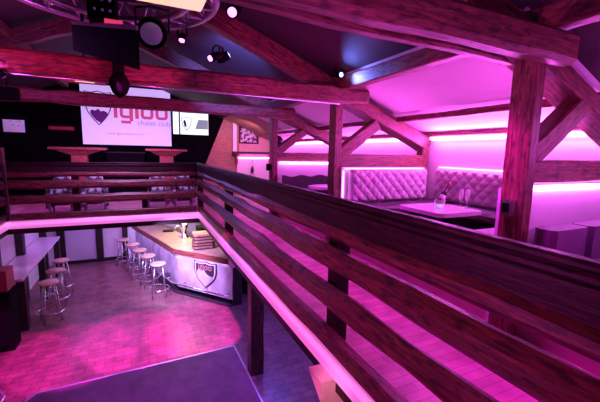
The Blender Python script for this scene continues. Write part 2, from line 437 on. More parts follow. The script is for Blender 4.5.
vv = [mb.bm.verts.new(p) for p in q]
for f in ((0, 1, 2, 3), (4, 5, 6, 7), (0, 1, 5, 4), (1, 2, 6, 5), (2, 3, 7, 6), (3, 0, 4, 7)): mb.face([vv[i] for i in f])
mb.build('corbel', 'pink', t)  # pink light falling on the timber is put into its pale colour

# ------------------------------------------------------------------ booth between the first two trusses
PZ = .30
struct(B(2.64, XW, YT[0] + .24, YT[1], 0, PZ).build('floor_booth', 'podium'))
struct(B(2.64, XW, YF + .1, YT[0] + .08, 0, PZ).build('floor_booth_near', 'podium'))
struct(B(2.64, XW, YT[1] + .20, YT[2], 0, PZ).build('floor_booth_far', 'podium'))
# partitions under the cross beams
struct(B(2.63, XW - .14, YT[0] + .09, YT[0] + .15, 0, 1.19).build('wall_partition', 'plaster'))
struct(B(2.60, XW - .14, YT[1] - .04, YT[1] + .06, 0, 1.20).build('wall_partition_booth', 'plaster'))
struct(B(2.63, XW - .14, YT[2] + .03, YT[2] + .12, 0, 1.19).build('wall_partition_far', 'plaster'))

def strip(label, a, b, w=.03, h=.03, mat='led', hide=None):
    o = MB().beam(a, b, w, h, ch=.006, rough=0).build('led_strip', mat)
    return tag(o, label, 'light strip', 'pink led strips in the booths')
strip('pink LED strip along the outer wall above the tufted booth', (XW - .035, YT[0] + .3, 1.655), (XW - .035, YT[1] - .02, 1.655), .05, .035)
strip('pink LED strip along the outer wall of the second booth', (XW - .035, YT[1] + .25, 1.655), (XW - .035, YT[2] - .02, 1.655), .05, .035)
strip('pink LED strip along the outer wall beyond the farthest truss', (XW - .035, YT[2] + .25, 1.655), (XW - .035, YB - .5, 1.655), .05, .035)
strip('pink LED strip along the outer wall in front of the nearest truss', (XW - .035, YF + .2, 1.655), (XW - .035, YT[0], 1.655), .05, .035)
strip('pink LED strip under the cross beam of the nearest truss', (2.66, YT[0] + .065, 1.165), (XW - .2, YT[0] + .065, 1.165), .03, .035)
strip('pink LED strip under the cross beam of the farthest truss', (2.66, YT[2] + .0, 1.165), (XW - .2, YT[2] + .0, 1.165), .03, .035)
strip('pink LED line glowing behind the top of the tufted back panel', (2.64, YT[1] - .062, 1.175), (XW - .2, YT[1] - .062, 1.175), .025, .02, 'ledsoft')
strip('pink upright LED line at the left end of the tufted back panel', (2.615, YT[1] - .062, .35), (2.615, YT[1] - .062, 1.15), .025, .02, 'ledsoft')

def tufted(name, origin, du, dv, dn, W, H, label, nu, nv):
    """diamond buttoned cushion: W along du, H along dv, bulging along dn"""
    t = thing(name, label, 'seat back', origin)
    mb = MB(); U, Vn = 132, 48
    du, dv, dn, o = V(du), V(dv), V(dn), V(origin)
    grid = []
    for j in range(Vn + 1):
        row = []
        for i in range(U + 1):
            u, v = i / U, j / Vn
            p, q = u * nu + v * nv, u * nu - v * nv
            f = (abs(math.sin(PI * p)) * abs(math.sin(PI * q))) ** .45
            e = min(u * W, (1 - u) * W, v * H, (1 - v) * H) / .06
            e = math.sqrt(max(0, 1 - (1 - min(1, e)) ** 2))
            row.append(mb.bm.verts.new(o + du * u * W + dv * v * H + dn * ((.045 + .035 * f) * e)))
        grid.append(row)
    for j in range(Vn):
        for i in range(U):
            mb.face([grid[j][i], grid[j][i + 1], grid[j + 1][i + 1], grid[j + 1][i]], smooth=True)
    mb.build('cushion', 'tuft', t)
    mb = MB()
    a = o - dn * .035
    mb.prism([a, a + du * W, a + du * W + dv * H, a + dv * H], dn * .034); mb.build('back_board', 'whitegloss', t)
    return t
tufted('tufted_back', (2.70, YT[1] - .10, .70), (1, 0, 0), (0, 0, 1), (0, -1, 0), 1.42, .47, 'pale pink diamond tufted back panel below the cross beam, left one of the booth', 9, 3)
tufted('tufted_back', (XW - .045, 1.95, .70), (0, 1, 0), (0, 0, 1), (-1, 0, 0), 2.10, .49, 'purple tufted back panel along the outer wall, right one of the booth', 13, 3)
strip('pink LED line on the outer wall above the right tufted panel', (XW - .012, 1.95, 1.206), (XW - .012, 4.05, 1.206), .02, .015, 'ledsoft')
# white end board just beyond the first post
o = B(2.478, 2.512, YT[0] + .185, YT[0] + .21, 0, 1.16).build('end_board', 'plaster')
tag(o, 'thin upright white board beside the nearest post', 'board')

t = thing('booth_bench', 'dark purple L shaped bench below the tufted panels', 'bench', (3.4, 3.6, PZ))
B(2.66, XW - .02, 3.72, 4.12, PZ, PZ + .28).build('base', 'black', t)
B(2.66, XW - .02, 3.68, 4.12, PZ + .285, PZ + .39, ch=.03).build('seat_cushion', 'seat', t)
B(3.86, XW - .02, 1.95, 3.70, PZ, PZ + .28).build('base', 'black', t)
B(3.82, XW - .02, 1.95, 3.66, PZ + .285, PZ + .39, ch=.03).build('seat_cushion', 'seat', t)
t = thing('stool_bench', 'low purple bench on the near side of the white table, mostly behind the rail', 'bench', (3.1, 2.1, PZ))
B(2.72, 3.7, 1.90, 2.32, PZ, PZ + .26).build('base', 'black', t)
B(2.70, 3.72, 1.88, 2.34, PZ + .265, PZ + .37, ch=.03).build('seat_cushion', 'pouf', t)

def rounded_rect(cx, cy, w, d, r, z, n=6):
    pts = []
    for (sx, sy, a0) in ((1, 1, 0), (-1, 1, 90), (-1, -1, 180), (1, -1, 270)):
        for k in range(n + 1):
            a = math.radians(a0 + 90 * k / n)
            pts.append((cx + sx * (w / 2 - r) + r * math.cos(a), cy + sy * (d / 2 - r) + r * math.sin(a), z))
    return pts
TX, TY, TZ = 3.20, 2.97, .78
t = thing('booth_table', 'glossy white square table with rounded corners in the tufted booth', 'table', (TX, TY, PZ))
MB().prism(rounded_rect(TX, TY, .68, .70, .09, TZ - .045), (0, 0, .045)).build('table_top', 'whitegloss', t)
MB().lathe([(.0, 0), (.045, 0), (.045, TZ - PZ - .065)], (TX, TY, PZ + .02), 16).build('pedestal', 'black', t)
MB().lathe([(.0, 0), (.24, 0), (.24, .012), (.05, .03), (.0, .03)], (TX, TY, PZ), 24).build('base', 'black', t)
# ice bucket with a bottle, two flutes
BX, BY = 3.19, 2.96
t = thing('ice_bucket', 'small ice bucket glowing blue white on the white booth table', 'bucket', (BX, BY, TZ))
MB().lathe([(.0, 0), (.045, 0), (.05, .02), (.066, .105), (.064, .105), (.047, .012), (.0, .012)], (BX, BY, TZ), 24).build('bowl', 'glass', t)
MB().lathe([(0, .013), (.040, .013), (.046, .034), (.03, .045), (0, .04)], (BX, BY, TZ), 12).build('ice', 'iceglow', t)  # glowing part put in for the blue light at the bucket foot
ax = V((.75, .12, 1)).normalized()
t = thing('champagne_bottle', 'dark bottle with red foil neck leaning in the ice bucket', 'bottle', (BX - .0, BY, TZ + .02))
o_ = V((BX - .012, BY, TZ + .046))
bb = MB().lathe([(0, 0), (.030, 0), (.034, .01), (.034, .15), (.026, .19), (.014, .23), (.013, .25)], o_, 20, ax).build('body', 'bottle', t)
MB().lathe([(.0145, .228), (.0145, .285), (.017, .29), (.017, .305), (0, .308)], o_, 16, ax).build('foil', 'foil', bb)
MB().lathe([(.0345, .06), (.0345, .12)], o_, 20, ax).build('paper_label', 'paper', bb)
def flute(x, y, label):
    t = thing('champagne_flute', label, 'glass', (x, y, TZ), 'flutes on the booth table')
    MB().lathe([(0, 0), (.032, 0), (.032, .003), (.006, .008), (.004, .02), (.004, .085), (.012, .10), (.026, .14), (.029, .18), (.024, .225), (.0225, .225), (.0275, .18), (.0245, .142), (.0, .105)], (x, y, TZ), 20).build('bowl_and_stem', 'glass', t)
flute(3.42, 2.86, 'tall champagne flute standing next to the ice bucket, left of the pair')
flute(3.49, 2.83, 'tall champagne flute farther from the ice bucket, right of the pair')

# near booth: seat blocks in front of the lit partition
def block(x0, x1, y0, y1, label):
    t = thing('back_cushion', label, 'cushion', ((x0 + x1) / 2, (y0 + y1) / 2, PZ), 'purple back cushions of the near booth')
    B(x0, x1, y0, y1, PZ, .895, ch=.035).build('cushion', 'pouf', t)
block(2.57, 3.00, 1.36, 1.515, 'dark purple back cushion directly beside the nearest post')
block(3.03, 3.48, 1.36, 1.515, 'dark purple back cushion second from the nearest post')
block(3.51, 4.00, 1.36, 1.515, 'dark purple back cushion third from the nearest post, at the right edge of the photo')
t = thing('lounge_bench', 'purple bench seat below the back cushions at the right edge', 'bench', (3.3, 1.1, PZ))
B(2.68, 4.1, .88, 1.33, PZ, PZ + .24).build('base', 'black', t)
B(2.66, 4.12, .86, 1.34, PZ + .245, PZ + .36, ch=.03).build('seat_cushion', 'pouf', t)
# chrome bracket on the first post
t = thing('wall_ashtray', 'small chrome box fixed to the nearest post above the railing', 'metal box', (2.42, 1.62, .97))
B(2.395, 2.448, 1.57, 1.665, .975, 1.09, ch=.008).build('body', 'chrome', t)
B(2.388, 2.396, 1.595, 1.64, 1.0, 1.065, ch=.003).build('flap', 'black', t)

# second booth
t = thing('dark_bench', 'dark bench with a waved high back in front of the far lit partition', 'bench', (3.2, 6.5, PZ))
B(2.66, 3.95, 6.10, 6.56, PZ, .66, ch=.02).build('seat', 'seat', t)
w = [(2.66 + 1.3 * k / 26, 6.58, .90 + .018 * math.cos(k / 26 * 6 * PI)) for k in range(27)]
MB().prism([(2.66, 6.58, PZ)] + w + [(3.96, 6.58, PZ)], (0, .07, 0)).build('backrest', 'seat', t)
t = thing('oval_table', 'white oval table in front of the dark waved bench', 'table', (3.28, 5.75, PZ))
MB().prism([(3.28 + .42 * math.cos(a * PI / 20), 5.75 + .33 * math.sin(a * PI / 20), .72) for a in range(40)], (0, 0, .045)).build('table_top', 'whitegloss', t)
MB().lathe([(0, 0), (.22, 0), (.22, .015), (.04, .03), (.04, .418), (0, .418)], (3.28, 5.75, PZ), 20).build('pedestal', 'black', t)

# ------------------------------------------------------------------ picture corner at the back right
t = thing('wall_shelf', 'long wooden shelf below the framed picture in the far right corner', 'shelf', (3.5, YB - .1, 1.30))
B(2.80, 4.15, YB - .40, YB - .10, 1.30, 1.37).build('board', 'blackwood', t)
B(2.90, 2.96, YB - .30, YB - .10, .95, 1.298).build('bracket', 'tabletop', t)
B(4.09, 4.15, YB - .30, YB - .10, .95, 1.298).build('bracket', 'tabletop', t)
o = B(2.96, 4.15, YB - .13, YB - .085, .10, 1.17).build('wall_panel', 'plaster')
tag(o, 'white lit panel beneath the far corner shelf', 'panel')
strip('pink LED strip under the far corner shelf', (2.98, YB - .155, 1.165), (4.10, YB - .155, 1.165), .03, .03)
t = thing('framed_picture', 'framed picture with a busy purple and white pattern above the corner shelf', 'picture', (3.38, YB - .09, 1.63))
mb = MB(); x0, x1, z0, z1, fr = 3.04, 3.72, 1.64, 2.20, .045
for a in ((x0, x1, z0, z0 + fr), (x0, x1, z1 - fr, z1), (x0, x0 + fr, z0 + fr, z1 - fr), (x1 - fr, x1, z0 + fr, z1 - fr)): mb.box(a[0], a[1], YB - .125, YB - .085, a[2], a[3])
mb.build('frame', 'darkwood', t)
B(x0 + fr, x1 - fr, YB - .10, YB - .085, z0 + fr, z1 - fr).build('print', 'pattern', t)
t = thing('wall_plaque', 'white oval loop ornament with a dark lower half on the lit corner panel', 'ornament', (3.48, YB - .14, .55))
MB().tube([(3.48 + .09 * math.cos(a * PI / 12), YB - .15, .84 + .25 * math.sin(a * PI / 12)) for a in range(24)], .018, 6, True).build('loop', 'white', t)
MB().prism([(3.42, YB - .16, .58), (3.56, YB - .16, .58), (3.54, YB - .16, .78), (3.49, YB - .16, .90), (3.44, YB - .16, .78)], (0, .025, 0)).build('figure', 'ink', t)
# dark round fan on a stand
t = thing('stand_fan', 'dark round fan head on a thin stand seen through the farthest truss', 'fan', (3.15, 8.2, 0))
MB().lathe([(0, 0), (.16, 0), (.16, .02), (.03, .04), (.014, .05), (.014, 1.62), (0, 1.62)], (3.15, 8.2, 0), 16).build('stand', 'blackmetal', t)
MB().lathe([(0, -.04), (.09, -.035), (.13, 0), (.09, .03), (0, .05)], (3.15, 8.17, 1.66), 20, (0, -1, 0)).build('head', 'blackmetal', t)
t = thing('hook_box', 'small dark box on the side of the farthest post', 'box', (2.46, 6.85, 1.05))
B(2.40, 2.494, 6.82, 6.92, 1.0, 1.14, ch=.01).build('body', 'black', t)

# ------------------------------------------------------------------ back wall upstairs: screen, tv, paper
YS = YB - .06
t = thing('projection_screen', 'big lit white screen with a crest and the word igloo on the black back wall', 'screen', (-.28, YS, 1.48))
cv = B(-1.46, .90, YS - .02, YS + .05, 1.49, 3.16).build('canvas', 'screen', t)
B(-1.48, .92, YS - .03, YS + .05, 1.455, 1.49).build('bottom_bar', 'black', t)
yl = YS - .022
def flat(name, pts, mat, parent, y=yl, th=.006): return MB().prism([(x, y, z) for x, z in pts], (0, -th, 0)).build(name, mat, parent)
def shield_pts(cx, zt, w, h, n=10):
    """crest outline: flat top with raised corners, sides curving to a point"""
    L = [(cx - w / 2, zt), (cx - w / 4, zt - .03 * h), (cx, zt + .02 * h), (cx + w / 4, zt - .03 * h), (cx + w / 2, zt)]
    for k in range(1, n + 1):
        a = k / n; L.append((cx + w / 2 * math.cos(a ** 1.25 * PI / 2), zt - h * (.25 + .75 * a) if a > 0 else zt))
    for k in range(n - 1, 0, -1):
        a = k / n; L.append((cx - w / 2 * math.cos(a ** 1.25 * PI / 2), zt - h * (.25 + .75 * a)))
    return L
flat('crest', shield_pts(-1.03, 2.98, .68, .95), 'logopurple', cv, yl, .002)
flat('crest_field', shield_pts(-1.03, 2.955, .62, .885), 'screen', cv, yl - .002, .002)
flat('crest_mountain', [(-1.25, 2.40), (-1.20, 2.47), (-1.12, 2.44), (-1.04, 2.50), (-.98, 2.43), (-.90, 2.45), (-.82, 2.41), (-.80, 2.36), (-.88, 2.20), (-.99, 2.10), (-1.10, 2.17), (-1.20, 2.29)], 'logopurple', cv, yl - .004, .002)
# rounded lettering
def ring_letter(cx, cz, w, h, st, r, mat, name):
    def rr(w, h, r):
        pts = []
        for (sx, sz, a0) in ((1, 1, 0), (-1, 1, 90), (-1, -1, 180), (1, -1, 270)):
            for k in range(7):
                a = math.radians(a0 + 15 * k); pts.append((cx + sx * (w / 2 - r) + r * math.cos(a), cz + sz * (h / 2 - r) + r * math.sin(a)))
        return pts
    return rr(w, h, r), rr(w - 2 * st, h - 2 * st, max(.01, r - st))
def letters(parent, x, zb, s, mat, y):
    """the word igloo in fat rounded strokes; x-height s, left x, baseline zb"""
    def ringmesh(outer, inner, name):
        mb = MB(); n = len(outer)
        vo = [mb.bm.verts.new((p[0], y, p[1])) for p in outer]; vi = [mb.bm.verts.new((p[0], y, p[1])) for p in inner]
        wo = [mb.bm.verts.new((p[0], y - .006, p[1])) for p in outer]; wi = [mb.bm.verts.new((p[0], y - .006, p[1])) for p in inner]
        for i in range(n):
            j = (i + 1) % n
            mb.face([wo[i], wo[j], wi[j], wi[i]]); mb.face([vo[i], vo[j], wo[j], wo[i]]); mb.face([vi[i], vi[j], wi[j], wi[i]])
        return mb
    w, st, gp = s * .98, s * .27, s * .16
    B(x, x + st, y - .006, y, zb, zb + s).build('letter_i', mat, parent)
    B(x, x + st, y - .006, y, zb + s * 1.18, zb + s * 1.42).build('letter_i_dot', mat, parent)
    x += st + gp
    o, i = ring_letter(x + w / 2, zb + s / 2, w, s, st * .9, s * .3, mat, 'g')
    mb = ringmesh(o, i, 'g')
    mb.box(x + w - st, x + w, y - .006, y, zb - s * .22, zb + s); mb.box(x + s * .08, x + w - st * .6, y - .006, y, zb - s * .42, zb - s * .18)
    mb.build('letter_g', mat, parent); x += w + gp
    B(x, x + st, y - .006, y, zb, zb + s * 1.42).build('letter_l', mat, parent); x += st + gp
    for k in range(2):
        o, i = ring_letter(x + w / 2, zb + s / 2, w, s, st * .9, s * .3, mat, 'o')
        ringmesh(o, i, 'o').build('letter_o', mat, parent); x += w + gp
letters(cv, -.65, 2.27, .356, 'logopink', yl)
def facing(x, y, z): return Matrix.Translation((x, y, z)) @ Matrix.Rotation(PI / 2, 4, 'X')
text('tagline', 'chalet club', .215, 'logogrey', cv, facing(.42, yl - .003, 2.09))
text('web_address', 'www.igloo-chaletclub.ch', .10, 'logogrey', cv, facing(-.35, yl - .003, 1.79))

t = thing('television', 'bright white TV with a small crest hung right of the big screen', 'television', (1.5, YS, 1.86))
B(.93, 2.06, YS - .05, YS + .05, 1.84, 2.58).build('housing', 'black', t)
B(.96, 1.13, YS - .056, YS - .05, 1.87, 2.55).build('bright_column', 'tvscreen', t)
pp = B(1.17, 2.03, YS - .056, YS - .05, 1.87, 2.55).build('picture_panel', 'tvscreen', t)
MB().prism([(1.62, YS - .058, 2.05), (2.02, YS - .058, 2.05), (2.02, YS - .058, 2.34), (1.72, YS - .058, 2.34)], (0, -.002, 0)).build('grey_block', 'tvgrey', pp)
flat('crest', shield_pts(1.36, 2.40, .30, .42), 'tvgrey', pp, YS - .057, .002)
flat('crest_field', shield_pts(1.36, 2.385, .26, .37), 'tvscreen', pp, YS - .060, .002)
flat('crest_mountain', [(1.26, 2.27), (1.31, 2.33), (1.35, 2.22), (1.36, 2.08), (1.29, 2.13)], 'tvdark', pp, YS - .063, .002)

t = thing('paper_sign', 'white landscape sheet with small dark marks pinned on the black wall at far left', 'sign', (-3.0, YS, 1.75))
B(-3.23, -2.77, YS - .0, YS + .01, 1.76, 2.08).build('sheet', 'paper', t)
mb = MB()
for (x, z, w) in ((-3.09, 2.03, .05), (-2.95, 2.035, .10), (-2.88, 2.02, .04), (-3.05, 1.93, .06), (-2.93, 1.92, .05)): mb.box(x, x + w, YS - .003, YS, z, z + .025)
mb.build('marks', 'logogrey', t)
o = B(-2.22, -1.66, YB - .22, YB - .02, 1.86, 1.95).build('wall_ledge', 'redlit'); tag(o, 'short ledge coloured as if lit red on the black wall left of the big screen', 'shelf')

# high tables
def high_table(x, w, label):
    y = 10.1
    t = thing('high_table', label, 'table', (x, y, 0), 'red wooden high tables on the back gallery')
    MB().prism([(x - w / 2, y - .35, 1.345), (x + w / 2, y - .35, 1.345), (x + w / 2, y - .35, 1.40), (x - w / 2, y - .35, 1.40)], (0, .7, 0)).build('table_top', 'tabletop', t)
    MB().prism([(x - .20, y - .18, 1.22), (x + .20, y - .18, 1.22), (x + w * .42, y - .30, 1.344), (x - w * .42, y - .30, 1.344)], (0, .5, 0)).build('top_support', 'tabletop', t)
    B(x - .17, x + .17, y - .14, y + .14, .04, 1.22).build('pedestal', 'tabletop', t)
    B(x - .32, x + .32, y - .28, y + .28, 0, .04).build('base', 'tabletop', t)
high_table(-1.36, 1.18, 'red wooden high table below the left half of the big screen')
high_table(.64, 1.02, 'red wooden high table below the right edge of the big screen')
t = thing('sideboard', 'low black cabinet under the middle of the big screen', 'cabinet', (-.3, 11.2, 0))
B(-.85, .10, 11.0, 11.5, 0, 1.26).build('body', 'black', t)
B(-.88, .13, 10.97, 11.5, 1.262, 1.29).build('top', 'darkwood', t)

# armchairs behind the far railing
def armchair(label):
    t = thing('armchair', label, 'armchair', (0, 0, 0), 'patterned armchairs behind the far railing')
    def P(mb, n, m): mb.build(n, m, t, local=True)
    P(B(-.17, .17, -.18, .22, .18, .42, ch=.03), 'seat', 'seat')
    P(B(-.17, .17, .14, .26, .42, .83, ch=.03), 'backrest', 'pattern')
    for sx in (-1, 1): P(B(sx * .215 - .045, sx * .215 + .045, -.2, .26, .12, .62, ch=.02), 'arm', 'pattern')
    for sx in (-1, 1):
        for y in (-.16, .2): P(MB().beam((sx * .19, y, 0), (sx * .19, y, .14), .04, .04, ch=.004, rough=0), 'leg', 'steel')
    P(B(-.17, .17, -.215, -.185, .40, .43, ch=.004), 'front_bar', 'chrome')
    return t
a0 = armchair('patterned armchair behind the far railing, leftmost of the four'); a0.location = (-1.56, 8.75, 0)
dup(a0, 'patterned armchair behind the far railing below the left high table, second from left', (-.95, 8.78, 0), .06)
dup(a0, 'patterned armchair behind the far railing, third from left, right of the bare lilac floor', (.33, 8.75, 0), -.05)
dup(a0, 'patterned armchair nearest the corner of the far and right railings', (.91, 8.75, 0), 0)

# ------------------------------------------------------------------ bar downstairs
CT = -.93     # counter top
K = [V((-.33, YB - .06)), V((.62, 8.38)), V((1.66, 7.10))]     # front edge of the counter
def off_in(d):   # inward offset of the polyline
    d1 = (K[1] - K[0]).normalized(); d2 = (K[2] - K[1]).normalized()
    n1 = V((-d1.y, d1.x)); n2 = V((-d2.y, d2.x))
    b = (n1 + n2).normalized(); b = b / b.dot(n1)
    return [K[0] + n1 * d, K[1] + b * d, K[2] + n2 * d]
def poly(pf, pb, z0, z1): 
    pts = [(p.x, p.y, z0) for p in pf] + [(p.x, p.y, z0) for p in reversed(pb)]
    return MB().prism(pts, (0, 0, z1 - z0))
t = thing('bar_counter', 'angled bar with light wooden top and white marbled front under the back gallery', 'bar', (1.0, 8.6, LOW))
def walls(a, b, z0, z1, name, mat): return poly(off_in(a), off_in(b), z0, z1).build(name, mat, t)
pb = off_in(.78); pb[0] = V((pb[0].x, YB - .06))
poly(off_in(.03), pb, CT - .02, CT).build('worktop', 'counter', t)
walls(-.0, .03, CT - .12, CT + .003, 'front_edge', 'counteredge')
fp = walls(.10, .18, LOW + .12, CT - .125, 'front_panel', 'stone')
walls(.13, .17, LOW, LOW + .12, 'plinth', 'black')
walls(.072, .095, CT - .145, CT - .122, 'light_line', 'bar_led')
poly(off_in(.72), off_in(.76), LOW, CT - .03).build('rear_panel', 'blackwood', t)
e = off_in(.03)[2]
d2 = (K[2] - K[1]).normalized(); n2 = V((-d2.y, d2.x))
a = K[2] - d2 * .02
MB().prism([(*(a + d2 * u + n2 * v), CT - .16) for u, v in ((0, -.02), (.12, -.02), (.12, .18), (0, .18))], (0, 0, .19)).build('end_block', 'pink', t)
mb = MB(); fr = off_in(-.06)
mb.tube([(p.x, p.y, LOW + .26) for p in fr], .022, 10)
fi = off_in(.10)
for (k, u) in ((0, .3), (0, .6), (0, .9), (1, .15), (1, .55), (1, .93)):
    p = fr[k].lerp(fr[k + 1], u); q = fi[k].lerp(fi[k + 1], u); mb.tube([(p.x, p.y, LOW + .26), (q.x, q.y, LOW + .26)], .012, 6)
mb.build('foot_rail', 'chrome', t)
walls(-.02, .13, LOW, LOW + .03, 'step', 'seat')
# crest on the bar front: (u, z) on the second face
f0 = off_in(.10)[1]; 
def onface(pts, d, mat, name, th=.006):
    w = [(*(f0 + d2 * u - n2 * d), z) for u, z in pts]
    MB().prism(w, (-n2.x * th, -n2.y * th, 0)).build(name, mat, fp)
cu = .86
onface(shield_pts(cu, -1.13, .66, .62), .001, 'ink', 'crest', .012)
onface(shield_pts(cu, -1.15, .60, .565), .014, 'whitegloss', 'crest_border', .004)
onface(shield_pts(cu, -1.175, .53, .505), .019, 'ink', 'crest_field', .004)
onface([(cu - .235, -1.37), (cu - .17, -1.30), (cu - .10, -1.35), (cu - .04, -1.31), (cu + .04, -1.40), (cu + .12, -1.44), (cu + .19, -1.45), (cu + .235, -1.43), (cu + .20, -1.52), (cu + .10, -1.63), (cu, -1.675), (cu - .10, -1.63), (cu - .20, -1.50)], .024, 'stone', 'crest_mountain', .004)
ang = math.atan2(d2.y, d2.x)
p = f0 + d2 * cu - n2 * .026
text('crest_word', 'igloo', .21, 'barpink', fp, Matrix.Translation((p.x, p.y, -1.31)) @ Matrix.Rotation(ang, 4, 'Z') @ Matrix.Rotation(PI / 2, 4, 'X'))

# things on the bar
tz = CT + .002
for k in range(5):
    ox, oy = 1.30 + random.uniform(-.015, .015), 8.30 + random.uniform(-.015, .015)
    tr = thing('serving_tray', ['bottom tan serving tray of the stack on the bar', 'second tan serving tray from the bottom of the stack on the bar', 'middle tan serving tray of the stack on the bar', 'second tan serving tray from the top of the stack on the bar', 'topmost serving tray of the stack on the bar, holding a pale cloth'][k], 'tray', (ox, oy, tz), 'trays stacked on the bar')
    MB().prism(rounded_rect(ox, oy, .50, .44, .07, tz), (0, 0, .026)).build('rim', 'blackwood', tr)
    MB().prism(rounded_rect(ox, oy, .48, .42, .08, tz + .026), (0, 0, .044)).build('pad', 'board', tr)
    tz += .0725
t = thing('beer_tap', 'shiny chrome beer tap on the bar beside the tray stack', 'beer tap', (.98, 9.45, CT))
MB().lathe([(0, 0), (.13, 0), (.13, .03), (.07, .06), (.06, .22), (.10, .27), (.12, .33), (.09, .40), (0, .42)], (.98, 9.45, CT), 24).build('tower', 'chrome', t)
MB().tube([(.90, 9.42, CT + .32), (.80, 9.38, CT + .33), (.74, 9.36, CT + .28)], .02, 8).build('spout', 'chrome', t)
MB().beam((.90, 9.40, CT + .33), (.86, 9.37, CT + .46), .03, .03, ch=.008, rough=0).build('handle', 'black', t)
t = thing('drip_tray', 'dark drip tray lying on the bar behind the chrome tap', 'tray', (.62, 10.3, CT))
B(.50, .78, 10.2, 10.42, CT, CT + .03, ch=.006).build('tray', 'blackmetal', t)
t = thing('coffee_machine', 'dark machine with chrome front on the bar behind the tray stack', 'machine', (1.42, 9.1, CT))
B(1.28, 1.72, 8.95, 9.35, CT, CT + .34, ch=.02).build('body', 'black', t)
B(1.30, 1.70, 8.93, 8.948, CT + .1, CT + .26).build('front_plate', 'chrome', t)

# bar stools
def bar_stool(label):
    t = thing('bar_stool', label, 'bar stool', (0, 0, 0), 'round wooden bar stools')
    MB().lathe([(0, .755), (.155, .755), (.17, .768), (.172, .785), (.16, .80), (0, .803)], (0, 0, 0), 28).build('seat', 'stoolseat', t, local=True)
    for k in range(4):
        a = PI / 4 + k * PI / 2; c, s_ = math.cos(a), math.sin(a)
        MB().tube([(c * .21, s_ * .21, 0), (c * .115, s_ * .115, .756)], .016, 8).build('leg', 'steel', t, local=True)
    MB().tube([(.225 * math.cos(i * PI / 14), .225 * math.sin(i * PI / 14), .20) for i in range(28)], .011, 8, True).build('footrest_ring', 'chrome', t, local=True)
    mb = MB()
    for k in range(4):
        a = PI / 4 + k * PI / 2; b = a + PI / 2
        mb.tube([(math.cos(a) * .158, math.sin(a) * .158, .42), (math.cos(b) * .136, math.sin(b) * .136, .60)], .007, 6)
    mb.build('braces', 'steel', t, local=True)
    return t
s0 = bar_stool('round wooden bar stool nearest the camera in the row along the bar'); s0.location = (.27, 8.28, LOW)
for lab, (x, y), r in (('second bar stool from the near end of the row along the bar', (.07, 9.02), .3), ('middle bar stool of the five along the bar', (-.12, 9.62), .7),
                       ('second bar stool from the far end of the row along the bar', (-.29, 10.26), .2), ('bar stool at the far end of the row along the bar, beside the white wall', (-.54, 10.92), .5),
                       ('nearest of the three stools at the wall counter on the left', (-1.72, 7.85), .4), ('middle of the three stools at the wall counter on the left', (-1.75, 8.58), .1), ('farthest of the three stools at the wall counter on the left', (-1.78, 9.32), .6)):
    dup(s0, lab, (x, y, LOW), r)

# wall counter on the left
t = thing('wall_counter', 'long narrow pale counter along the lower left wall', 'counter', (-2.2, 9, LOW))
MB().prism([(-2.00, 7.40, -1.0), (-2.03, 10.75, -1.0), (-2.50, 10.75, -1.0), (-2.50, 8.0, -1.0), (-2.14, 7.40, -1.0)], (0, 0, .05)).build('top', 'whitegloss', t)
B(-2.15, -2.02, 7.55, 7.70, LOW, -1.0).build('leg', 'blackwood', t)
B(-2.15, -2.03, 9.05, 9.19, LOW, -1.0).build('leg', 'blackwood', t)
B(-2.15, -2.03, 10.55, 10.69, LOW, -1.0).build('leg', 'blackwood', t)
t = thing('hook_lamp', 'small dark ring hook on the lit lower left wall', 'hook', (-2.4, 10.4, -.5))
MB().tube([(-2.50, 10.3 + .09 * math.cos(a * PI / 10), -.52 + .09 * math.sin(a * PI / 10)) for a in range(20)], .012, 6, True).build('ring', 'ink', t)
strip_o = MB().beam((-2.49, 7.7, -.30), (-2.49, 11.4, -.30), .04, .04, ch=.006, rough=0).build('led_strip', 'ledsoft')
tag(strip_o, 'pink LED strip high on the lower left wall above the wall counter', 'light strip')
# loudspeaker with a box coloured as if lit red at the left edge
t = thing('loudspeaker', 'tall black loudspeaker standing on the lower floor at the left edge', 'speaker', (-2.2, 7.0, LOW))
B(-2.42, -2.04, 6.85, 7.2, LOW, -.97, ch=.015).build('cabinet', 'black', t)
B(-2.40, -2.06, 6.835, 6.85, LOW + .08, -1.05, ch=.004).build('grille', 'blackmetal', t)
t = thing('red_lit_box', 'box coloured as if lit red on top of the tall black loudspeaker', 'box', (-2.2, 7.0, -.965))
B(-2.42, -2.06, 6.85, 7.2, -.968, -.62, ch=.01).build('body', 'redlit', t)

# ------------------------------------------------------------------ dance floor
t = thing('dance_floor', 'low purple dance floor with a bright metal edge', 'dance floor', (0, 4, LOW))
P_ = [(-1.40, 5.32), (1.33, 5.43), (1.37, 2.0), (-1.52, 2.0), (-1.52, 5.15)]
MB().prism([(x, y, LOW) for x, y in P_], (0, 0, .09)).build('deck', 'stage', t)
mb = MB()
for a, b in zip(P_, P_[1:] + P_[:1]):
    mb.beam((*a, LOW + .08), (*b, LOW + .08), .028, .03, ch=.004, rough=0)
mb.build('edge_trim', 'stagetrim', t)
t = thing('dance_floor', 'corner of a second dance floor panel at the lower left edge', 'dance floor', (-2.2, 4, LOW))
P_ = [(-1.78, 5.42), (-1.90, 5.62), (-2.6, 5.62), (-2.6, 2.0), (-1.78, 2.0)]
MB().prism([(x, y, LOW) for x, y in P_], (0, 0, .09)).build('deck', 'stage', t)
mb = MB()
for a, b in zip(P_, P_[1:] + P_[:1]):
    mb.beam((*a, LOW + .08), (*b, LOW + .08), .028, .03, ch=.004, rough=0)
mb.build('edge_trim', 'stagetrim', t)

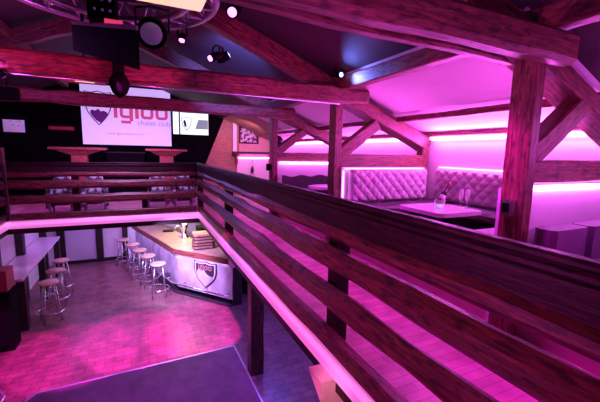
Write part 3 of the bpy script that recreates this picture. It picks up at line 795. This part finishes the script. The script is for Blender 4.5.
# ------------------------------------------------------------------ light rig over the void
RC, RR, RZ = V((-.18, 2.94)), .76, 2.50
t = thing('ring_truss', 'circular chrome lighting truss hanging below the roof over the void', 'lighting truss', (RC.x, RC.y, RZ))
def circ(r, z, n=48): return [(RC.x + r * math.cos(2 * PI * i / n), RC.y + r * math.sin(2 * PI * i / n), z) for i in range(n)]
MB().tube(circ(RR, RZ), .025, 8, True).build('tube', 'steel', t)
MB().tube(circ(RR - .20, RZ), .025, 8, True).build('tube', 'steel', t)
MB().tube(circ(RR - .10, RZ + .18), .025, 8, True).build('tube', 'steel', t)
mb = MB(); n = 20
for i in range(n):
    a, b = 2 * PI * i / n, 2 * PI * (i + .5) / n
    def q(r, z, an): return (RC.x + r * math.cos(an), RC.y + r * math.sin(an), z)
    mb.tube([q(RR, RZ, a), q(RR - .10, RZ + .18, b)], .010, 6); mb.tube([q(RR - .2, RZ, a), q(RR - .10, RZ + .18, b)], .010, 6)
    mb.tube([q(RR - .10, RZ + .18, b), q(RR, RZ, 2 * PI * (i + 1) / n)], .010, 6); mb.tube([q(RR, RZ, a), q(RR - .2, RZ, b)], .010, 6)
mb.build('lattice', 'steel', t)
mb = MB()
for k in range(3):
    a = PI / 6 + k * 2 * PI / 3; x, y = RC.x + (RR - .1) * math.cos(a), RC.y + (RR - .1) * math.sin(a)
    mb.tube([(x, y, RZ + .18), (x, y, ceil_z(x))], .006, 6)
mb.build('hanging_wire', 'blackmetal', t)

def can(label, c, aim, r, ln, lens, name='par_light'):
    """a lamp can with yoke; c = lens centre, aim = direction of the beam"""
    d = V(aim).normalized(); c = V(c)
    t = thing(name, label, 'stage light', c - d * ln)
    MB().lathe([(0, -ln), (r * .6, -ln), (r * .8, -ln * .85), (r, -ln * .5), (r, .01), (r * .93, .01), (r * .93, -.01)], c, 24, d).build('body', 'black', t)
    MB().lathe([(0, -.004), (r * .72, -.004), (r * .72, .012), (0, .02)], c, 24, d).build('lens', lens, t)
    s_ = d.cross(V((0, 0, 1))).normalized(); m = c - d * ln * .5
    MB().tube([m + s_ * (r + .008), m + s_ * (r + .012) + V((0, 0, r + .05)), m + V((0, 0, r + .07)), m - s_ * (r + .012) + V((0, 0, r + .05)), m - s_ * (r + .008)], .010, 6).build('yoke', 'blackmetal', t)
    return t
can('big black lamp with a dim round lens facing down from the ring truss', (.105, 2.75, 2.195), (-.12, -.85, -.40), .10, .20, 'lensdim')
can('small bright magenta lamp near the top edge between the roof beams', (.86, 3.5, 2.72), (-.5, -.7, -.5), .06, .16, 'lens')
can('small magenta lamp clamped under the right side of the ring truss', (.385, 3.455, 2.385), (-.2, -.35, -.9), .034, .06, 'lens')
can('magenta spot light standing on the middle tie beam', (.73, 3.95, 2.38), (-.75, -.42, -.45), .042, .18, 'lens', 'spot_light')
can('blue spot light on the middle tie beam shining at the dark roof', (.96, 4.12, 2.48), (.75, -.25, .45), .05, .14, 'lensblue', 'spot_light')
can('blue spot light clipped to the purlin above the middle post', (2.40, 4.0, 2.40), (.2, -.9, -.1), .04, .10, 'lensblue', 'spot_light')
can('small white spot light under the middle tie beam at the left edge', (-1.10, 4.06, 2.02), (.5, .2, -.6), .035, .08, 'lensdim', 'spot_light')
# dark square lamp under the far tie beam at left
t = thing('stage_flood', 'black flood light under the farthest tie beam at the left edge', 'stage light', (-1.72, 6.5, 2.08))
B(-1.86, -1.60, 6.42, 6.58, 2.06, 2.24, ch=.015).build('body', 'black', t)
MB().tube([(-1.73, 6.5, 2.24), (-1.73, 6.6, 2.36)], .012, 6).build('bracket', 'blackmetal', t)
# flat black panel under the ring
t = thing('black_panel', 'flat black rectangular screen hanging tilted below the ring truss', 'screen', (-.25, 3.0, 2.1))
pa, pb_ = V((-.475, 3.55, 2.33)), V((.005, 2.62, 2.075))
pc = (pa + pb_) / 2
d = V((pb_.x - pa.x, pb_.y - pa.y, 0)); L_ = d.length; d.normalize(); nn = V((-d.y, d.x, 0))
lo = [V((pa.x, pa.y, 2.145)), V((pb_.x, pb_.y, 1.945))]
lo = [V((pa.x, pa.y, 2.20)), V((pb_.x, pb_.y, 1.92))]
hi = [V((pa.x, pa.y, 2.405)), V((pb_.x, pb_.y, 2.165))]
MB().prism([lo[0], lo[1], hi[1], hi[0]], nn * .018).build('display', 'black', t)
MB().prism([hi[0] + V((0, 0, .002)), hi[1] + V((0, 0, .002)), hi[1] + V((0, 0, .03)), hi[0] + V((0, 0, .03))], nn * .018).build('top_bar', 'steel', t)
pc = pc - d * .38
MB().tube([pc + nn * .03 + V((0, 0, .20)), pc + nn * .03 + V((0, 0, .262))], .014, 8).build('hanger', 'blackmetal', t)
# black fixture with a red glowing label on the ring
t = thing('moving_head', 'black square stage light with red glow on the ring truss', 'stage light', (-.14, 3.2, 2.42))
B(-.31, -.11, 3.06, 3.26, 2.34, 2.56, ch=.02).build('body', 'black', t)
mb = MB()
for i in range(3):
    for j in range(2): mb.lathe([(0, 0), (.010, 0), (.009, .004), (0, .006)], (-.26 + i * .05, 3.058, 2.40 + j * .07), 10, (0, -1, 0))
mb.build('lenses', 'lensdim', t)
B(-.20, -.08, 3.03, 3.055, 2.29, 2.335).build('red_window', 'lensred', t)
# faceted hanging effect light
t = thing('effect_light', 'dark faceted effect light hanging below the middle tie beam', 'stage light', (-.17, 4.0, 1.9))
MB().lathe([(0, 0), (.075, .06), (.11, .14), (.09, .20), (.05, .24), (0, .25)], (-.16, 3.98, 1.885), 6).build('body', 'black', t)
B(-.21, -.11, 3.92, 4.04, 2.13, 2.26, ch=.01).build('clamp', 'black', t)
# warm flat lamp inside the ring
t = thing('ceiling_lamp', 'flat warm white lamp hanging inside the ring truss at the top edge', 'lamp', (.23, 2.6, 2.42))
B(.005, .455, 2.46, 2.77, 2.415, 2.50, ch=.01).build('housing', 'white', t)
B(.015, .445, 2.47, 2.76, 2.40, 2.414, ch=.004).build('diffuser', 'lampwarm', t)
# tube lamp behind the middle tie beam
t = thing('tube_lamp', 'short warm lit fixture behind the middle tie beam at left', 'lamp', (-.5, 4.5, 2.08))
B(-.70, -.32, 4.46, 4.54, 2.085, 2.125, ch=.006).build('housing', 'board', t)
B(-.60, -.42, 4.455, 4.459, 2.09, 2.115).build('diffuser', 'lampwarm', t)
MB().tube([(-.51, 4.5, 2.125), (-.51, 4.5, 2.6)], .01, 6).build('hanger', 'blackmetal', t)
# conduit under the tie beam
o = MB().tube([(-2.4, 4.085, 2.055), (2.45, 4.085, 2.045)], .010, 8).build('cable_conduit', 'steel'); tag(o, 'thin metal conduit under the middle tie beam', 'cable')

# ------------------------------------------------------------------ lamps
def lamp(kind, name, loc, col, power, target=None, **k):
    l = bpy.data.lights.new(name, kind); l.color = col; l.energy = power
    for a, v in k.items(): setattr(l, a, v)
    o = bpy.data.objects.new(name, l); COL.objects.link(o); o.location = loc
    if target is not None: o.rotation_euler = (V(target) - V(loc)).to_track_quat('-Z', 'Y').to_euler()
    return o
MAG = (.85, .07, 1.); HOT = (1., .04, .40); VIO = (.45, .18, 1.); BLU = (.15, .20, 1.)
def spot(name, loc, target, col, power, size, blend=.6, rad=.05): return lamp('SPOT', name, loc, col, power, target, spot_size=math.radians(size), spot_blend=blend, shadow_soft_size=rad)
# booth ceiling wash from the led strips
for nm, y, ln, e in (('booth', 2.95, 2.4, 1.), ('second_booth', 5.6, 2.2, .35), ('far_booth', 9.0, 3.6, .7)):
    lamp('AREA', nm + '_wash', (XW - .10, y, 1.60), (.95, .10, 1.), 60 * e, (3.0, y, 2.6), shape='RECTANGLE', size=ln, size_y=.05)
    lamp('AREA', nm + '_down', (XW - .06, y, 1.62), (.95, .14, 1.), 20 * e, (XW - .5, y, .6), shape='RECTANGLE', size=ln, size_y=.05)
for y, ty in ((YT[0] + .36, 2.6), (YT[1] - .12, 3.3)):
    for x in (2.95, 3.6): spot('ceiling_fill_spot', (x, y, 1.42), (x - .35, ty, 2.4), (1., .10, 1.), 15, 150, .9, .06)  # unseen spots added to even out the booth ceiling
# gallery floor: unseen spots added to brighten it
for y in (1.6, 3.4, 5.2, 7.0):
    spot('gallery_fill_spot', (2.15, y + .25, 2.05), (2.30, y, 0), (.82, .012, .95), 140, 80, .9, .08)
spot('gallery_fill_spot', (2.3, .2, 2.05), (2.1, -.2, 0), (.85, .012, .95), 210, 100, .8, .08)
# void: magenta pool on the lower floor, dance floor, railings
for x0, x1, e in ((.55, .85, 1.7), (.35, -.15, 1.4), (.15, -1.1, .95), (-.05, -2.0, .8)):
    spot('floor_spot', (x0, 3.66, 2.20), (x1, 6.42 - .16 * (x1 < -.5), LOW), (1., .04, .85), 1600 * e, 22, .28)
spot('stage_spot', (.75, 3.5, 2.2), (.1, 4.3, LOW), (.50, .08, 1.), 620, 60, .8)
spot('rail_spot', (-2.1, 2.2, 1.2), (1.2, 2.1, .42), (.95, .07, .60), 300, 78, .7)
spot('rail_spot_far', (-1.5, 3.6, 2.1), (.2, 8.0, .5), (.75, .08, .95), 110, 70, .8)
spot('rail_spot_left', (.6, 5.0, 2.1), (-2.3, 7.4, .7), (.8, .25, .9), 60, 40, .8)
spot('tie_spot', (-1.5, 2.8, 1.75), (-1.25, 4.1, 2.25), HOT, 110, 95, .8)
spot('tie_spot_mid', (.25, 3.45, 1.95), (-.02, 4.1, 2.2), HOT, 22, 95, .8)
spot('tie_spot_right', (1.2, 2.9, 1.75), (1.7, 4.2, 2.25), (1., .05, .55), 42, 95, .8)
spot('far_tie_fill_spot', (1.6, 5.6, 1.9), (1.7, 6.7, 2.2), (.35, .12, 1.), 30, 100, .8)  # unseen spot added to tint the far tie beam violet
spot('near_beam_spot', (.6, .2, 1.2), (1.7, 1.36, 2.15), (.8, .10, 1.), 75, 100, .8)
spot('post_spot', (2.75, .2, 1.5), (2.5, 1.6, 1.4), (.9, .08, .9), 26, 80, .8)
spot('corbel_fill_spot', (.55, 1.0, .55), (1.14, 1.9, -.27), (1., .32, .52), 70, 15, .4)  # unseen spot added to brighten the corbel
spot('bar_spot', (.2, 7.2, -.32), (.9, 8.4, -1.3), (.62, .36, 1.), 380, 105, .8)
lamp('AREA', 'bar_top_lamp', (1.1, 9.3, -.27), (1., .72, .55), 34, (1.1, 9.3, CT), shape='RECTANGLE', size=.9, size_y=2.)
lamp('AREA', 'back_low_lamp', (-.9, 10.0, -.27), (.52, .20, 1.), 36, (-.9, 10.0, LOW), shape='RECTANGLE', size=2., size_y=2.)
lamp('AREA', 'under_gallery_fill', (2.2, 5.0, -.27), (.22, .12, 1.), 60, (2.2, 5.0, LOW), shape='RECTANGLE', size=.6, size_y=3.)  # unseen area light added to tint the dark floor blue
spot('blue_spot', (1.02, 4.30, 2.50), (1.5, 5.8, 2.85), BLU, 600, 60, .9)
spot('purlin_spot', (2.30, 3.95, 2.36), (2.5, 2.6, 2.3), BLU, 50, 90, .9)
lamp('AREA', 'back_gallery_fill', (-.4, 9.6, 2.6), (.34, .11, 1.), 60, (-.4, 9.3, 0), shape='RECTANGLE', size=3., size_y=1.)  # unseen area fill added over the back gallery
spot('left_back_spot', (-1.9, 9.0, 2.2), (-2.2, 9.6, 0), (1., .03, .6), 70, 50, .6)
spot('chair_fill_spot', (-.3, 7.3, 2.15), (-.3, 8.8, .5), (.65, .35, 1.), 260, 110, .8)  # unseen front light added to brighten the armchair pattern
spot('table_spot', (-.2, 8.2, 2.3), (-.3, 10.2, 1.2), (1., .05, .50), 110, 100, .8)
spot('sign_fill_spot', (-2.7, 10.5, 2.4), (-3.0, 11.6, 1.92), (.62, .42, 1.), 26, 36, .5)  # unseen spot added to brighten the paper sheet
spot('corner_spot', (2.9, 9.6, 2.0), (3.1, 11.6, 1.6), (1., .34, .50), 110, 90, .8)
lamp('POINT', 'second_booth_lamp', (3.2, 5.6, 1.2), MAG, 4, shadow_soft_size=.15)
lamp('POINT', 'near_booth_lamp', (3.3, .9, 1.5), MAG, 12, shadow_soft_size=.15)
lamp('POINT', 'roof_lamp', (-1.6, 5.2, 2.6), (.6, .12, .9), 24, shadow_soft_size=.2)

w = bpy.data.worlds.new('World'); SC.world = w; w.use_nodes = True
w.node_tree.nodes['Background'].inputs['Color'].default_value = (.02, .004, .02, 1)
w.node_tree.nodes['Background'].inputs['Strength'].default_value = .3

# ------------------------------------------------------------------ camera
F = 344.
def U(v): v = V(v); return v / v.length
Yc = U((140 - 300, -(148.5 - 201), -F)); Xc = U((1050 - 300, -(168 - 201), -F)); Xc = U(Xc - Yc * Xc.dot(Yc)); Zc = Xc.cross(Yc)
cam = bpy.data.cameras.new('camera'); cam.sensor_width = 36; cam.lens = F / 600 * 36; cam.clip_start = .02
co = bpy.data.objects.new('camera', cam); COL.objects.link(co)
R = Matrix((Xc, Yc, Zc)).to_4x4()
co.matrix_world = Matrix.Translation((0, 0, 1.40)) @ R
SC.camera = co
SC.view_settings.view_transform = 'Standard'; SC.view_settings.look = 'None'
SC.view_settings.gamma = 1; SC.view_settings.exposure = 0.; SC.view_settings.use_curve_mapping = False
